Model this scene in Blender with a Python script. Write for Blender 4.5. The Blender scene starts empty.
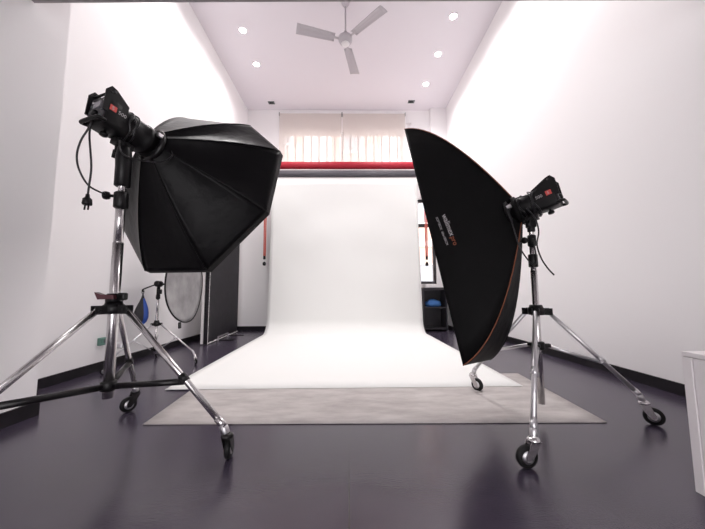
import bpy, bmesh, math, random
from mathutils import Vector as V, Matrix, noise
random.seed(7)
sc = bpy.context.scene
col = sc.collection
PI = math.pi

# ------------------------------------------------------------------ materials
def mat(name, color=(.8, .8, .8), rough=.5, metal=0., spec=.5, bump=None, vary=None, sheen=0., emit=None, coat=0.):
    m = bpy.data.materials.new(name); m.use_nodes = True
    nt = m.node_tree; N = nt.nodes; L = nt.links
    b = N['Principled BSDF']
    b.inputs['Base Color'].default_value = (*color, 1)
    b.inputs['Roughness'].default_value = rough
    b.inputs['Metallic'].default_value = metal
    b.inputs['Specular IOR Level'].default_value = spec
    if sheen: b.inputs['Sheen Weight'].default_value = sheen
    if coat: b.inputs['Coat Weight'].default_value = coat
    if emit:
        b.inputs['Emission Color'].default_value = (*emit[0], 1)
        b.inputs['Emission Strength'].default_value = emit[1]
    tc = N.new('ShaderNodeTexCoord')
    if vary:
        scale, amt = vary[:2]
        n = N.new('ShaderNodeTexNoise'); n.inputs['Scale'].default_value = scale; n.inputs['Detail'].default_value = 6
        L.new(tc.outputs['Object'], n.inputs['Vector'])
        r = N.new('ShaderNodeValToRGB')
        r.color_ramp.elements[0].position = .3; r.color_ramp.elements[1].position = .7
        r.color_ramp.elements[0].color = (*[c * (1 - amt) for c in color], 1)
        r.color_ramp.elements[1].color = (*[min(1, c * (1 + amt)) for c in color], 1)
        L.new(n.outputs['Fac'], r.inputs['Fac']); L.new(r.outputs['Color'], b.inputs['Base Color'])
    if bump:
        scale, strength = bump
        n = N.new('ShaderNodeTexNoise'); n.inputs['Scale'].default_value = scale; n.inputs['Detail'].default_value = 5
        L.new(tc.outputs['Object'], n.inputs['Vector'])
        bp = N.new('ShaderNodeBump'); bp.inputs['Strength'].default_value = strength; bp.inputs['Distance'].default_value = .02
        L.new(n.outputs['Fac'], bp.inputs['Height']); L.new(bp.outputs['Normal'], b.inputs['Normal'])
    return m

M = {}
M['wall'] = mat('wall_paint', (.86, .845, .852), .7, spec=.25, bump=(90, .02))
M['ceiling'] = mat('ceiling_paint', (.72, .685, .725), .8, spec=.2, bump=(60, .02))
M['soffit'] = mat('soffit_dark', (.34, .31, .325), .8, spec=.2, bump=(60, .02))  # same finish as the ceiling with a much darker base colour
M['baseboard'] = mat('black_baseboard', (.012, .010, .013), .5, spec=.2, vary=(12, .25))
M['chrome'] = mat('chrome', (.68, .66, .665), .24, 1.)
M['steel'] = mat('satin_steel', (.62, .61, .63), .38, 1.)
M['black'] = mat('black_plastic', (.004, .0036, .0044), .4, spec=.28, bump=(140, .05))
M['blackm'] = mat('black_metal', (.007, .006, .007), .35, spec=.35)
M['rubber'] = mat('black_rubber', (.007, .0065, .007), .55, spec=.3, bump=(80, .1))
M['redlever'] = mat('dark_red_plastic', (.06, .005, .012), .4)
M['red'] = mat('red_print', (.62, .07, .06), .5)
M['whiteprint'] = mat('white_print', (.45, .43, .44), .5)
M['orangeprint'] = mat('orange_print', (.30, .07, .025), .5)
M['lcd'] = mat('grey_display', (.30, .29, .31), .15)
M['cable'] = mat('black_cable', (.010, .009, .011), .35, spec=.5)
M['satin'] = mat('black_satin_nylon', (.0040, .0036, .0044), .40, spec=.11, bump=(9, .35), vary=(4, .2))
M['matte'] = mat('black_matte_nylon', (.0035, .0033, .0037), .6, spec=.10, bump=(11, .3), vary=(5, .2))
M['piping'] = mat('orange_piping', (.20, .055, .02), .55)
M['diffuser'] = mat('white_diffuser_cloth', (.82, .82, .80), .8, bump=(200, .05))
M['silverin'] = mat('silver_lining', (.7, .7, .7), .35, 1., bump=(20, .2))
M['paper'] = mat('white_backdrop_paper', (.78, .785, .77), .85, spec=.15, bump=(3, .08))
M['redroll'] = mat('red_paper', (.42, .010, .028), .6, bump=(30, .03))
M['greyroll'] = mat('grey_paper', (.10, .095, .11), .6, bump=(30, .03))
M['whiteplastic'] = mat('white_plastic', (.78, .76, .77), .4)
M['fan'] = mat('white_fan_enamel', (.47, .44, .47), .4, spec=.4)
M['cabinet'] = mat('white_laminate', (.80, .765, .775), .5, bump=(40, .02))
M['chain'] = mat('orange_red_chain', (.60, .10, .07), .45)
M['silver'] = mat('silver_reflector_cloth', (.34, .33, .34), .42, .85, bump=(9, .5), vary=(5, .25))
M['foamblack'] = mat('black_foam_board', (.012, .010, .014), .55, spec=.3, bump=(40, .15), vary=(7, .4))
M['foamwhite'] = mat('white_foam_board', (.78, .76, .76), .7)
M['bagblue'] = mat('blue_nylon', (.02, .075, .36), .4, bump=(25, .4))
M['bagblack'] = mat('black_nylon', (.012, .012, .015), .5, bump=(25, .4))
M['socket'] = mat('green_grey_plastic', (.12, .24, .20), .45)
M['shelf'] = mat('black_laminate', (.022, .020, .026), .4, vary=(6, .2))
M['frame'] = mat('dark_window_frame', (.03, .026, .03), .4)
M['whiteframe'] = mat('white_window_frame', (.75, .74, .73), .4)
M['bluecloth'] = mat('blue_cloth', (.05, .16, .42), .8, bump=(30, .4))
M['grille'] = mat('grey_grille_paint', (.10, .10, .105), .5)
M['peach'] = mat('peach_render', (.50, .35, .29), .8, vary=(2, .06))
M['stone'] = mat('pale_stone', (.60, .57, .55), .8, vary=(2, .05))
M['darkglass'] = mat('dark_window_glass', (.25, .26, .28), .1)
M['lamp'] = mat('lamp_lens', (1, 1, 1), .3, emit=((1, .97, .93), 45))
M['vent'] = mat('dark_vent', (.10, .12, .12), .5)

def floor_material():
    m = mat('dark_vinyl_floor', (.060, .050, .068), .34, spec=.75)
    nt = m.node_tree; N = nt.nodes; L = nt.links; b = N['Principled BSDF']
    tc = N.new('ShaderNodeTexCoord')
    n = N.new('ShaderNodeTexNoise'); n.inputs['Scale'].default_value = 140; n.inputs['Detail'].default_value = 3
    n2 = N.new('ShaderNodeTexNoise'); n2.inputs['Scale'].default_value = 1.6; n2.inputs['Detail'].default_value = 6
    L.new(tc.outputs['Object'], n.inputs['Vector']); L.new(tc.outputs['Object'], n2.inputs['Vector'])
    # sheet seams every 0.9 m along the room
    sx = N.new('ShaderNodeSeparateXYZ'); L.new(tc.outputs['Object'], sx.inputs[0])
    a = N.new('ShaderNodeMath'); a.operation = 'PINGPONG'; a.inputs[1].default_value = .45; L.new(sx.outputs['X'], a.inputs[0])
    s = N.new('ShaderNodeMath'); s.operation = 'LESS_THAN'; s.inputs[1].default_value = .003; L.new(a.outputs[0], s.inputs[0])
    r = N.new('ShaderNodeValToRGB')
    r.color_ramp.elements[0].position = .3; r.color_ramp.elements[1].position = .75
    r.color_ramp.elements[0].color = (.037, .029, .047, 1); r.color_ramp.elements[1].color = (.050, .040, .062, 1)
    L.new(n2.outputs['Fac'], r.inputs['Fac'])
    mx = N.new('ShaderNodeMix'); mx.data_type = 'RGBA'
    mx.inputs['B'].default_value = (.03, .026, .034, 1)
    L.new(s.outputs[0], mx.inputs['Factor']); L.new(r.outputs['Color'], mx.inputs['A']); L.new(mx.outputs['Result'], b.inputs['Base Color'])
    rr = N.new('ShaderNodeMapRange'); rr.inputs['To Min'].default_value = .20; rr.inputs['To Max'].default_value = .25
    L.new(n2.outputs['Fac'], rr.inputs['Value']); L.new(rr.outputs['Result'], b.inputs['Roughness'])
    bp = N.new('ShaderNodeBump'); bp.inputs['Strength'].default_value = .12; bp.inputs['Distance'].default_value = .004
    L.new(n.outputs['Fac'], bp.inputs['Height']); L.new(bp.outputs['Normal'], b.inputs['Normal'])
    return m
M['floor'] = floor_material()

def mat_material():
    m = mat('mottled_grey_vinyl', (.44, .41, .40), .75, spec=.3)
    nt = m.node_tree; N = nt.nodes; L = nt.links; b = N['Principled BSDF']
    tc = N.new('ShaderNodeTexCoord'); mp = N.new('ShaderNodeMapping'); mp.inputs['Scale'].default_value = (1.2, 3.5, 1)
    L.new(tc.outputs['Object'], mp.inputs[0])
    n = N.new('ShaderNodeTexNoise'); n.inputs['Scale'].default_value = 2.6; n.inputs['Detail'].default_value = 9; n.inputs['Roughness'].default_value = .65
    L.new(mp.outputs[0], n.inputs['Vector'])
    r = N.new('ShaderNodeValToRGB'); r.color_ramp.elements[0].position = .32; r.color_ramp.elements[1].position = .68
    r.color_ramp.elements[0].color = (.35, .32, .315, 1); r.color_ramp.elements[1].color = (.52, .49, .475, 1)
    L.new(n.outputs['Fac'], r.inputs['Fac']); L.new(r.outputs['Color'], b.inputs['Base Color'])
    bp = N.new('ShaderNodeBump'); bp.inputs['Strength'].default_value = .15; bp.inputs['Distance'].default_value = .01
    L.new(n.outputs['Fac'], bp.inputs['Height']); L.new(bp.outputs['Normal'], b.inputs['Normal'])
    return m
M['mat'] = mat_material()

def blind_material():
    m = bpy.data.materials.new('beige_screen_fabric'); m.use_nodes = True
    nt = m.node_tree; N = nt.nodes; L = nt.links
    for n in list(N): N.remove(n)
    out = N.new('ShaderNodeOutputMaterial')
    d = N.new('ShaderNodeBsdfDiffuse'); d.inputs['Color'].default_value = (.78, .71, .66, 1)
    t = N.new('ShaderNodeBsdfTranslucent'); t.inputs['Color'].default_value = (.85, .80, .77, 1)
    tr = N.new('ShaderNodeBsdfTransparent')
    m1 = N.new('ShaderNodeMixShader'); m1.inputs[0].default_value = .45
    m2 = N.new('ShaderNodeMixShader'); m2.inputs[0].default_value = .32
    tc = N.new('ShaderNodeTexCoord'); w = N.new('ShaderNodeTexNoise'); w.inputs['Scale'].default_value = 60
    L.new(tc.outputs['Object'], w.inputs['Vector'])
    mr = N.new('ShaderNodeMapRange'); mr.inputs['To Min'].default_value = .28; mr.inputs['To Max'].default_value = .36
    L.new(w.outputs['Fac'], mr.inputs['Value']); L.new(mr.outputs['Result'], m2.inputs[0])
    L.new(d.outputs[0], m1.inputs[1]); L.new(t.outputs[0], m1.inputs[2])
    L.new(m1.outputs[0], m2.inputs[1]); L.new(tr.outputs[0], m2.inputs[2]); L.new(m2.outputs[0], out.inputs[0])
    return m
M['blind'] = blind_material()

def glass_material():
    m = bpy.data.materials.new('window_glass'); m.use_nodes = True
    nt = m.node_tree; N = nt.nodes; L = nt.links
    for n in list(N): N.remove(n)
    out = N.new('ShaderNodeOutputMaterial'); tr = N.new('ShaderNodeBsdfTransparent'); tr.inputs['Color'].default_value = (.95, .96, .96, 1)
    g = N.new('ShaderNodeBsdfGlossy'); g.inputs['Roughness'].default_value = .02
    mx = N.new('ShaderNodeMixShader'); mx.inputs[0].default_value = .06
    L.new(tr.outputs[0], mx.inputs[1]); L.new(g.outputs[0], mx.inputs[2]); L.new(mx.outputs[0], out.inputs[0])
    return m
M['glass'] = glass_material()

# ------------------------------------------------------------------ mesh helpers (all in world space, shifted to the thing's base on build)
def frame_from(d, up=(0, 0, 1)):
    d = V(d).normalized(); up = V(up)
    if abs(d.dot(up)) > .98: up = V((0, 1, 0))
    x = d.cross(up).normalized(); y = x.cross(d).normalized()
    return x, y, d

class MB:
    def __init__(s): s.v = []; s.f = []; s.sm = []
    def add(s, vs, fs, smooth=False):
        o = len(s.v); s.v += [V(p) for p in vs]; s.f += [[i + o for i in f] for f in fs]; s.sm += [smooth] * len(fs); return s
    def box(s, c, size, axes=None, bevel=0.):
        bm = bmesh.new(); bmesh.ops.create_cube(bm, size=1)
        for v in bm.verts: v.co = V((v.co.x * size[0], v.co.y * size[1], v.co.z * size[2]))
        if bevel: bmesh.ops.bevel(bm, geom=bm.edges[:], offset=bevel, segments=2, affect='EDGES', profile=.5)
        bm.verts.index_update()
        ax = axes or (V((1, 0, 0)), V((0, 1, 0)), V((0, 0, 1)))
        vs = [V(c) + ax[0] * v.co.x + ax[1] * v.co.y + ax[2] * v.co.z for v in bm.verts]
        fs = [[v.index for v in f.verts] for f in bm.faces]; bm.free()
        return s.add(vs, fs)
    def span(s, lo, hi, bevel=0.):
        lo, hi = V(lo), V(hi); return s.box((lo + hi) / 2, hi - lo, bevel=bevel)
    def lathe(s, p, d, prof, n=20, up=(0, 0, 1), sq=None, cap=True):
        """prof: list of (distance along d, radius)"""
        x, y, d = frame_from(d, up); vs = []; fs = []
        for t, r in prof:
            for k in range(n):
                a = 2 * PI * k / n; vs.append(V(p) + d * t + (x * math.cos(a) + y * math.sin(a)) * r)
        for i in range(len(prof) - 1):
            for k in range(n):
                fs.append([i * n + k, i * n + (k + 1) % n, (i + 1) * n + (k + 1) % n, (i + 1) * n + k])
        if cap:
            fs.append(list(range(n))[::-1]); fs.append([(len(prof) - 1) * n + k for k in range(n)])
        return s.add(vs, fs, True)
    def cyl(s, a, b, r, r2=None, n=16):
        a, b = V(a), V(b); L = (b - a).length
        return s.lathe(a, b - a, [(0, r), (L, r if r2 is None else r2)], n)
    def tube(s, pts, r, n=8, sub=6, closed=False):
        pts = [V(p) for p in pts]; P = []
        if sub > 1:
            m = len(pts)
            for i in range(m if closed else m - 1):
                g = lambda k: pts[k % m] if closed else pts[max(0, min(m - 1, k))]
                p0, p1, p2, p3 = g(i - 1), g(i), g(i + 1), g(i + 2)
                for j in range(sub):
                    t = j / sub
                    P.append(.5 * ((2 * p1) + (p2 - p0) * t + (2 * p0 - 5 * p1 + 4 * p2 - p3) * t * t + (3 * p1 - p0 - 3 * p2 + p3) * t ** 3))
            if not closed: P.append(pts[-1])
        else: P = pts
        vs = []; fs = []; m = len(P); x = None
        for i in range(m):
            t = (P[(i + 1) % m] - P[i - 1]) if closed else (P[min(i + 1, m - 1)] - P[max(i - 1, 0)])
            if t.length < 1e-9: t = V((0, 0, 1))
            t.normalize()
            if x is None: x = frame_from(t)[0]
            x = (x - t * x.dot(t)); x = x.normalized() if x.length > 1e-6 else frame_from(t)[0]
            y = t.cross(x)
            for k in range(n):
                a = 2 * PI * k / n; vs.append(P[i] + (x * math.cos(a) + y * math.sin(a)) * r)
        for i in range(m if closed else m - 1):
            for k in range(n):
                j = (i + 1) % m
                fs.append([i * n + k, i * n + (k + 1) % n, j * n + (k + 1) % n, j * n + k])
        if not closed:
            fs.append(list(range(n))[::-1]); fs.append([(m - 1) * n + k for k in range(n)])
        return s.add(vs, fs, True)
    def grid(s, fn, nu, nv, smooth=True):
        vs = [fn(i / nu, j / nv) for j in range(nv + 1) for i in range(nu + 1)]
        fs = [[j * (nu + 1) + i, j * (nu + 1) + i + 1, (j + 1) * (nu + 1) + i + 1, (j + 1) * (nu + 1) + i] for j in range(nv) for i in range(nu)]
        return s.add(vs, fs, smooth)
    def prism(s, outline, c, x, y, z, depth):
        """outline in (x,y), extruded depth along z both ways"""
        n = len(outline); c, x, y, z = V(c), V(x), V(y), V(z)
        vs = [c + x * a + y * b - z * depth / 2 for a, b in outline] + [c + x * a + y * b + z * depth / 2 for a, b in outline]
        fs = [list(range(n))[::-1], list(range(n, 2 * n))] + [[i, (i + 1) % n, n + (i + 1) % n, n + i] for i in range(n)]
        return s.add(vs, fs)
    def build(s, name, m, parent=None, origin=None, solid=0., fixn=True, weld=False):
        o0 = V(origin) if origin is not None else (V(parent['base']) if parent is not None and 'base' in parent else V((0, 0, 0)))
        me = bpy.data.meshes.new(name); me.from_pydata([tuple(p - o0) for p in s.v], [], s.f)
        for p, sm in zip(me.polygons, s.sm): p.use_smooth = sm
        if fixn:
            bm = bmesh.new(); bm.from_mesh(me)
            if weld: bmesh.ops.remove_doubles(bm, verts=bm.verts[:], dist=1e-5)
            bmesh.ops.recalc_face_normals(bm, faces=bm.faces[:]); bm.to_mesh(me); bm.free()
        me.materials.append(M[m]); me.update()
        o = bpy.data.objects.new(name, me); col.objects.link(o)
        if parent is not None:
            o.parent = parent
            PB[o.name] = o0
        else:
            o.location = o0
        if solid:
            md = o.modifiers.new('thickness', 'SOLIDIFY'); md.thickness = solid; md.offset = 0
        return o
PB = {}

class Thing:
    """an Empty at the base of a thing; part() builds a mesh child, and part(under=...) a sub-part"""
    def __init__(s, name, label, cat, base, group=None):
        e = bpy.data.objects.new(name, None); col.objects.link(e); e.location = V(base); e.empty_display_size = .1
        e['label'] = label; e['category'] = cat
        if group: e['group'] = group
        s.e = e; s.base = V(base)
    def part(s, name, mb, m, under=None, label=None, solid=0., fixn=True, weld=False):
        o = mb.build(name, m, None, s.base, solid, fixn, weld)
        o.location = (0, 0, 0); o.parent = under if under is not None else s.e
        if label: o['label'] = label
        return o

def single(name, mb, m, label, cat, base, group=None, solid=0.):
    o = mb.build(name, m, None, base, solid); o['label'] = label; o['category'] = cat
    if group: o['group'] = group
    return o
def struct(name, mb, m, parent=None):
    o = mb.build(name, m)
    if parent is not None: o.parent = parent
    else: o['kind'] = 'structure'
    return o
def text_mb(body, size, origin, xd, yd, depth=.0006, align='LEFT', spacing=1.0):
    cu = bpy.data.curves.new('lettering', 'FONT'); cu.body = body; cu.size = size; cu.extrude = depth; cu.align_x = align
    cu.resolution_u = 3; cu.space_character = spacing
    ob = bpy.data.objects.new('lettering', cu); col.objects.link(ob)
    dg = bpy.context.evaluated_depsgraph_get(); dg.update()
    me = bpy.data.meshes.new_from_object(ob.evaluated_get(dg))
    x = V(xd).normalized(); z = x.cross(V(yd)).normalized(); y = z.cross(x)
    mb = MB(); mb.add([V(origin) + x * v.co.x + y * v.co.y + z * v.co.z for v in me.vertices], [list(p.vertices) for p in me.polygons])
    w = max((v.co.x for v in me.vertices), default=0)
    bpy.data.objects.remove(ob); bpy.data.curves.remove(cu); bpy.data.meshes.remove(me)
    return mb, w

# ------------------------------------------------------------------ the room  (x right, y into the room, z up, metres)
XL, XR, H, YB, YP, ZL = -2.45, 2.40, 5.23, 7.05, 6.20, 3.36
YE, XE, ZE = 1.98, -1.955, 2.80           # where the low entry part ends, its side wall, its ceiling
struct('floor', MB().span((-2.7, -2.2, -.10), (2.7, 7.3, 0)), 'floor')
w = struct('wall_left', MB().span((XL - .2, YE, 0), (XL, YB + .2, H)), 'wall')
struct('wall_entry', MB().span((XE - .69, -2.2, 0), (XE, YE, H)), 'wall')
struct('wall_right', MB().span((XR, -2.2, 0), (XR + .2, YB + .2, H)), 'wall')
struct('ceiling', MB().span((XL - .2, YE - .2, H), (XR + .2, YB + .2, H + .15)), 'ceiling')
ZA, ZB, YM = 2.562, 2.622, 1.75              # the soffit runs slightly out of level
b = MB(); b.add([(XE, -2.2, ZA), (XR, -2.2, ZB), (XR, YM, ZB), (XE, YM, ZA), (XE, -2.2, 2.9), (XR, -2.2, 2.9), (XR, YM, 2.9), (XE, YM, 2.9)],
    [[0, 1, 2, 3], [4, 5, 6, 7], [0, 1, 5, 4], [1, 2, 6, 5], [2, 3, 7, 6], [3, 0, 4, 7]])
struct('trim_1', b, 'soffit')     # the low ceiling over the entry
struct('wall_front', MB().span((XE, YM - .2, 2.9), (XR, YM, H)), 'wall')
b = MB(); b.span((XE - .69, -2.4, 0), (-1.0, -2.2, 2.7)); b.span((1.0, -2.4, 0), (XR + .2, -2.2, 2.7)); b.span((-1.0, -2.4, 2.15), (1.0, -2.2, 2.7))
struct('wall_front_added', b, 'wall')  # unseen wall with an opening, added to limit light from behind the camera
# back wall: thick lower part with a window at its end, thin upper part with the high window
W2 = (1.25, 1.84, .92, 2.72)               # lower window opening x0 x1 z0 z1
b = MB()
b.span((XL, YP, 0), (W2[0], YP + .22, ZL)); b.span((W2[1], YP, 0), (XR, YP + .22, ZL))
b.span((W2[0], YP, 0), (W2[1], YP + .22, W2[2])); b.span((W2[0], YP, W2[3]), (W2[1], YP + .22, ZL))
b.span((XL, YP + .22, ZL - .12), (XR, YB + .2, ZL))
struct('wall_back', b, 'wall')
W1 = (-1.60, 1.34, 3.55, 4.66)
b = MB()
b.span((XL, YB, ZL), (W1[0], YB + .2, H)); b.span((W1[1], YB, ZL), (XR, YB + .2, H))
b.span((W1[0], YB, ZL), (W1[1], YB + .2, W1[2])); b.span((W1[0], YB, W1[3]), (W1[1], YB + .2, H))
struct('wall_back_upper', b, 'wall')
b = MB(); b.span((2.02, 5.88, 0), (XR, YP, ZL)); b.span((2.02, 6.95, ZL), (XR, YB, H))
struct('wall_pier', b, 'wall')
# baseboards
BH, BT = .085, .014
struct('baseboard_left', MB().span((XL, YE, 0), (XL + BT, YP, BH)), 'baseboard')
b = MB(); b.span((XE, -2.2, 0), (XE + BT, YE + BT, BH)); b.span((XL + BT, YE, 0), (XE, YE + BT, BH))
struct('baseboard_entry', b, 'baseboard')
struct('baseboard_right', MB().span((XR - BT, -2.2, 0), (XR, 5.88, BH)), 'baseboard')
b = MB(); b.span((XL + BT, YP - BT, 0), (2.02, YP, BH)); b.span((2.02 - BT, 5.88 - BT, 0), (2.02, YP - BT, BH)); b.span((2.02, 5.88 - BT, 0), (XR - BT, 5.88, BH))
struct('baseboard_back', b, 'baseboard')
# high window
def rim(b, x0, x1, z0, z1, y0, y1, t):
    b.span((x0, y0, z0), (x0 + t, y1, z1)); b.span((x1 - t, y0, z0), (x1, y1, z1))
    b.span((x0 + t, y0, z0), (x1 - t, y1, z0 + t)); b.span((x0 + t, y0, z1 - t), (x1 - t, y1, z1)); return b
b = rim(MB(), *W1, YB + .06, YB + .12, .05); b.span((-.16, YB + .06, W1[2] + .05), (-.10, YB + .12, W1[3] - .05))
win1 = struct('window_1', b, 'whiteframe')
struct('window_pane', MB().span((W1[0] + .05, YB + .087, W1[2] + .05), (W1[1] - .05, YB + .093, W1[3] - .05)), 'glass', win1)
g = MB()
for k in range(15):
    x = W1[0] + .1 + k * (W1[1] - W1[0] - .2) / 14
    g.cyl((x, YB + .17, W1[2]), (x, YB + .17, W1[3]), .019, n=8)
struct('window_grille', g, 'grille', win1)
b = rim(MB(), *W2, YP + .08, YP + .14, .055); b.span((W2[0] + .055, YP + .08, 2.13), (W2[1] - .055, YP + .14, 2.20))
win2 = struct('window_2', b, 'frame')
struct('window_pane', MB().span((W2[0] + .05, YP + .107, W2[2] + .05), (W2[1] - .05, YP + .113, W2[3] - .05)), 'glass', win2)

# building across the street, seen through the windows
t = Thing('apartment_building', 'pale peach building across the street, seen through the windows', 'building', (0, 16, -1))
t.part('facade', MB().span((-9, 16, -1), (9, 17, 14)), 'peach')
t.part('cornice_band', MB().span((-9, 15.9, 7.0), (9, 16, 7.4)).span((-9, 15.9, 3.2), (9, 16, 3.5)), 'stone')
t.part('pilaster', MB().span((-2.4, 15.85, -1), (-.9, 16, 14)), 'stone'); t.part('pilaster', MB().span((1.8, 15.85, -1), (3.0, 16, 14)), 'stone')
for x in (-4.3, -.45, 3.4):
    for z in (8.4, 4.4, .6):
        fr = t.part('window', rim(MB(), x, x + 1.3, z, z + 1.7, 15.9, 16.0, .1), 'stone')
        t.part('pane', MB().span((x + .1, 15.95, z + .1), (x + 1.2, 15.99, z + 1.6)), 'darkglass', under=fr)

struct('street', MB().span((-12, YB + .3, -1.1), (12, 16, -1)), 'stone')['kind'] = 'structure'  # unseen ground, added to block light reaching the facade from below
# ------------------------------------------------------------------ roller blinds
def blind(x0, x1, label):
    yb = 6.98; t = Thing('roller_blind', label, 'blind', ((x0 + x1) / 2, yb, 5.12), 'roller blinds over the high window')
    t.part('fabric', MB().grid(lambda u, v: V((x0 + (x1 - x0) * u, yb + .003 * math.sin(u * 9 + v * 4), 5.10 - v * 1.62)), 14, 14), 'blind')
    t.part('roller', MB().cyl((x0, yb + .03, 5.09), (x1, yb + .03, 5.09), .024), 'whiteplastic')
    t.part('bottom_bar', MB().cyl((x0, yb, 3.47), (x1, yb, 3.47), .011, n=10), 'whiteplastic')
    for xx in (x0 - .006, x1 + .006): t.part('bracket', MB().box((xx, yb + .03, 5.09), (.012, .07, .08), bevel=.003), 'vent')
    return t
blind(-1.66, -.155, 'beige roller blind over the high window, on the octagonal softbox side')
t = blind(-.125, 1.40, 'beige roller blind over the high window, with a bead chain at its end')
pts = [(1.44, 6.97, 5.08)] + [(1.44, 6.96, 5.05 - k * .2) for k in range(8)] + [(1.455, 6.95, 3.42)] + [(1.47, 6.96, 3.6 + k * .2) for k in range(8)]
t.part('bead_chain', MB().tube(pts, .004, 6, 3), 'whiteplastic')
t.part('chain_hook', MB().box((1.49, 6.99, 4.86), (.12, .02, .025), bevel=.004).box((1.54, 7.0, 4.86), (.02, .09, .05), bevel=.004), 'whiteplastic')

# ------------------------------------------------------------------ ceiling: spotlights, vents, fan
def spot_proto(p):
    t = Thing('ceiling_spotlight', '', 'spotlight', p, 'glowing recessed ceiling spotlights')
    t.part('trim_ring', MB().lathe(p, (0, 0, -1), [(0, .074), (.006, .072), (.008, .062), (.002, .056)], 24), 'whiteplastic')
    t.part('lens', MB().lathe(p, (0, 0, -1), [(.001, .054), (.004, .052), (.007, .030)], 24), 'lamp')
    return t.e
def copy_tree(o, parent=None):
    c = o.copy(); col.objects.link(c); c.parent = parent
    for ch in list(o.children): copy_tree(ch, c)
    return c
spots = [(-1.79, 4.79, 'glowing round ceiling spotlight above the octagonal softbox, the larger of its pair'),
         (-1.79, 5.56, 'glowing round ceiling spotlight above the octagonal softbox, the smaller of its pair'),
         (1.73, 4.50, 'glowing round ceiling spotlight over the strip softbox side, farthest from the blinds in its row'),
         (1.71, 5.28, 'glowing round ceiling spotlight over the strip softbox side, middle one in its row'),
         (1.69, 6.10, 'glowing round ceiling spotlight over the strip softbox side, closest to the blinds')]
proto = None
for x, y, lab in spots:
    if proto is None: proto = spot_proto((x, y, H)); o = proto
    else: o = copy_tree(proto); o.location = (x, y, H)
    o['label'] = lab
LAMPS = [(x, y, H - .03, 1.) for x, y, _ in spots] + [(-1.79, 4.0, H - .03, 1.), (-1.79, 3.2, H - .03, 1.), (1.73, 3.7, H - .03, 1.), (1.73, 2.9, H - .03, 1.), (-1.79, 6.35, H - .03, .0),
         (-1.2, -.8, 2.52, .2), (1.2, -.8, 2.52, .2)]  # last two: unseen fill lamps added below the entry soffit
SPOT_W = 105
for i, (x, y, z, k) in enumerate(LAMPS):
    if k <= 0: continue
    ld = bpy.data.lights.new('spot_or_fill_lamp', 'SPOT'); ld.energy = SPOT_W * k; ld.color = (1, .965, .955); ld.spot_size = math.radians(145); ld.spot_blend = 1
    ld.shadow_soft_size = .05
    lo = bpy.data.objects.new('spot_or_fill_lamp', ld); lo.location = (x, y, z); col.objects.link(lo)
def vent(x, y, label):
    t = Thing('ceiling_vent', label, 'vent', (x, y, H), 'dark square ceiling fittings')
    t.part('frame', rimflat(x, y, .075, .05), 'vent'); t.part('grille', MB().box((x, y, H - .003), (.10, .07, .004)), 'black')
def rimflat(x, y, a, c):
    b = MB(); z = H - .006
    b.box((x - a + .01, y, z), (.02, 2 * c, .012)); b.box((x + a - .01, y, z), (.02, 2 * c, .012))
    b.box((x, y - c + .01, z), (2 * a - .04, .02, .012)); b.box((x, y + c - .01, z), (2 * a - .04, .02, .012)); return b
vent(-1.80, 6.76, 'small dark ceiling vent near the back wall, above the octagonal softbox')
vent(1.50, 6.70, 'small dark ceiling vent near the back wall, above the strip softbox')

FX, FY, FZ = -.03, 4.27, 4.58
t = Thing('ceiling_fan', 'white three blade ceiling fan hanging on a thin rod', 'fan', (FX, FY, H))
t.part('canopy', MB().lathe((FX, FY, H), (0, 0, -1), [(0, .065), (.03, .06), (.07, .035), (.085, .018)], 24), 'fan')
t.part('rod', MB().cyl((FX, FY, H - .08), (FX, FY, FZ + .10), .0125), 'fan')
mo = t.part('motor', MB().lathe((FX, FY, FZ + .16), (0, 0, -1), [(0, .02), (.05, .035), (.075, .06), (.09, .088), (.105, .103), (.15, .108), (.17, .10), (.185, .085), (.20, .07), (.207, .03)], 32), 'fan')
t.part('motor_cap', MB().lathe((FX, FY, FZ - .047), (0, 0, -1), [(0, .062), (.012, .055), (.018, .03)], 24), 'whiteplastic', under=mo)
def fan_blade(ang):
    d = V((math.cos(ang), math.sin(ang), 0)); s = V((-d.y, d.x, 0)); up = V((0, 0, 1))
    s2 = (s * math.cos(.16) + up * math.sin(.16)); n = d.cross(s2)
    c = V((FX, FY, FZ + .015))
    b = MB()
    def surf(u, v):
        wd = .066 + .018 * u
        cam = .010 * (1 - (2 * v - 1) ** 2) - (.004 if abs(v - .5) < .06 else 0)
        return c + d * (.17 + .57 * u) + s2 * ((v - .5) * 2 * wd) + n * cam
    b.grid(surf, 10, 12)
    bl = t.part('blade', b, 'fan', solid=.004)
    a = MB().box(c + d * .135, (.11, .035, .006), (d, s2, n), bevel=.002).box(c + d * .20, (.05, .07, .005), (d, s2, n), bevel=.002)
    t.part('blade_bracket', a, 'fan', under=bl)
for a_ in (195.5, 315.5, 77.5): fan_blade(math.radians(a_))

# ------------------------------------------------------------------ backdrop
YR = 5.95
def roll(z, r, m, name, label, x0=-1.62, x1=1.47):
    t = Thing(name, label, 'backdrop roll', ((x0 + x1) / 2, YR, z - r))
    t.part('paper_roll', MB().cyl((x0, YR, z), (x1, YR, z), r, n=28), m)
    for x, dx in ((x0, -1), (x1, 1)): t.part('end_plug', MB().lathe((x, YR, z), (dx, 0, 0), [(0, r * .75), (.012, r * .75), (.014, r * .3), (.095, r * .28)], 16), 'black')
roll(3.338, .074, 'redroll', 'backdrop_roll', 'rolled up red paper backdrop, topmost roll below the high window')
roll(3.163, .070, 'greyroll', 'backdrop_roll', 'rolled up dark grey backdrop directly under the red roll')
t = Thing('paper_backdrop', 'white seamless backdrop hanging from its roll and sweeping forward over the floor', 'backdrop', (-.07, YR, 0))
t.part('paper_roll', MB().cyl((-1.60, YR, 3.03), (1.45, YR, 3.03), .042, n=24), 'paper')
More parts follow.
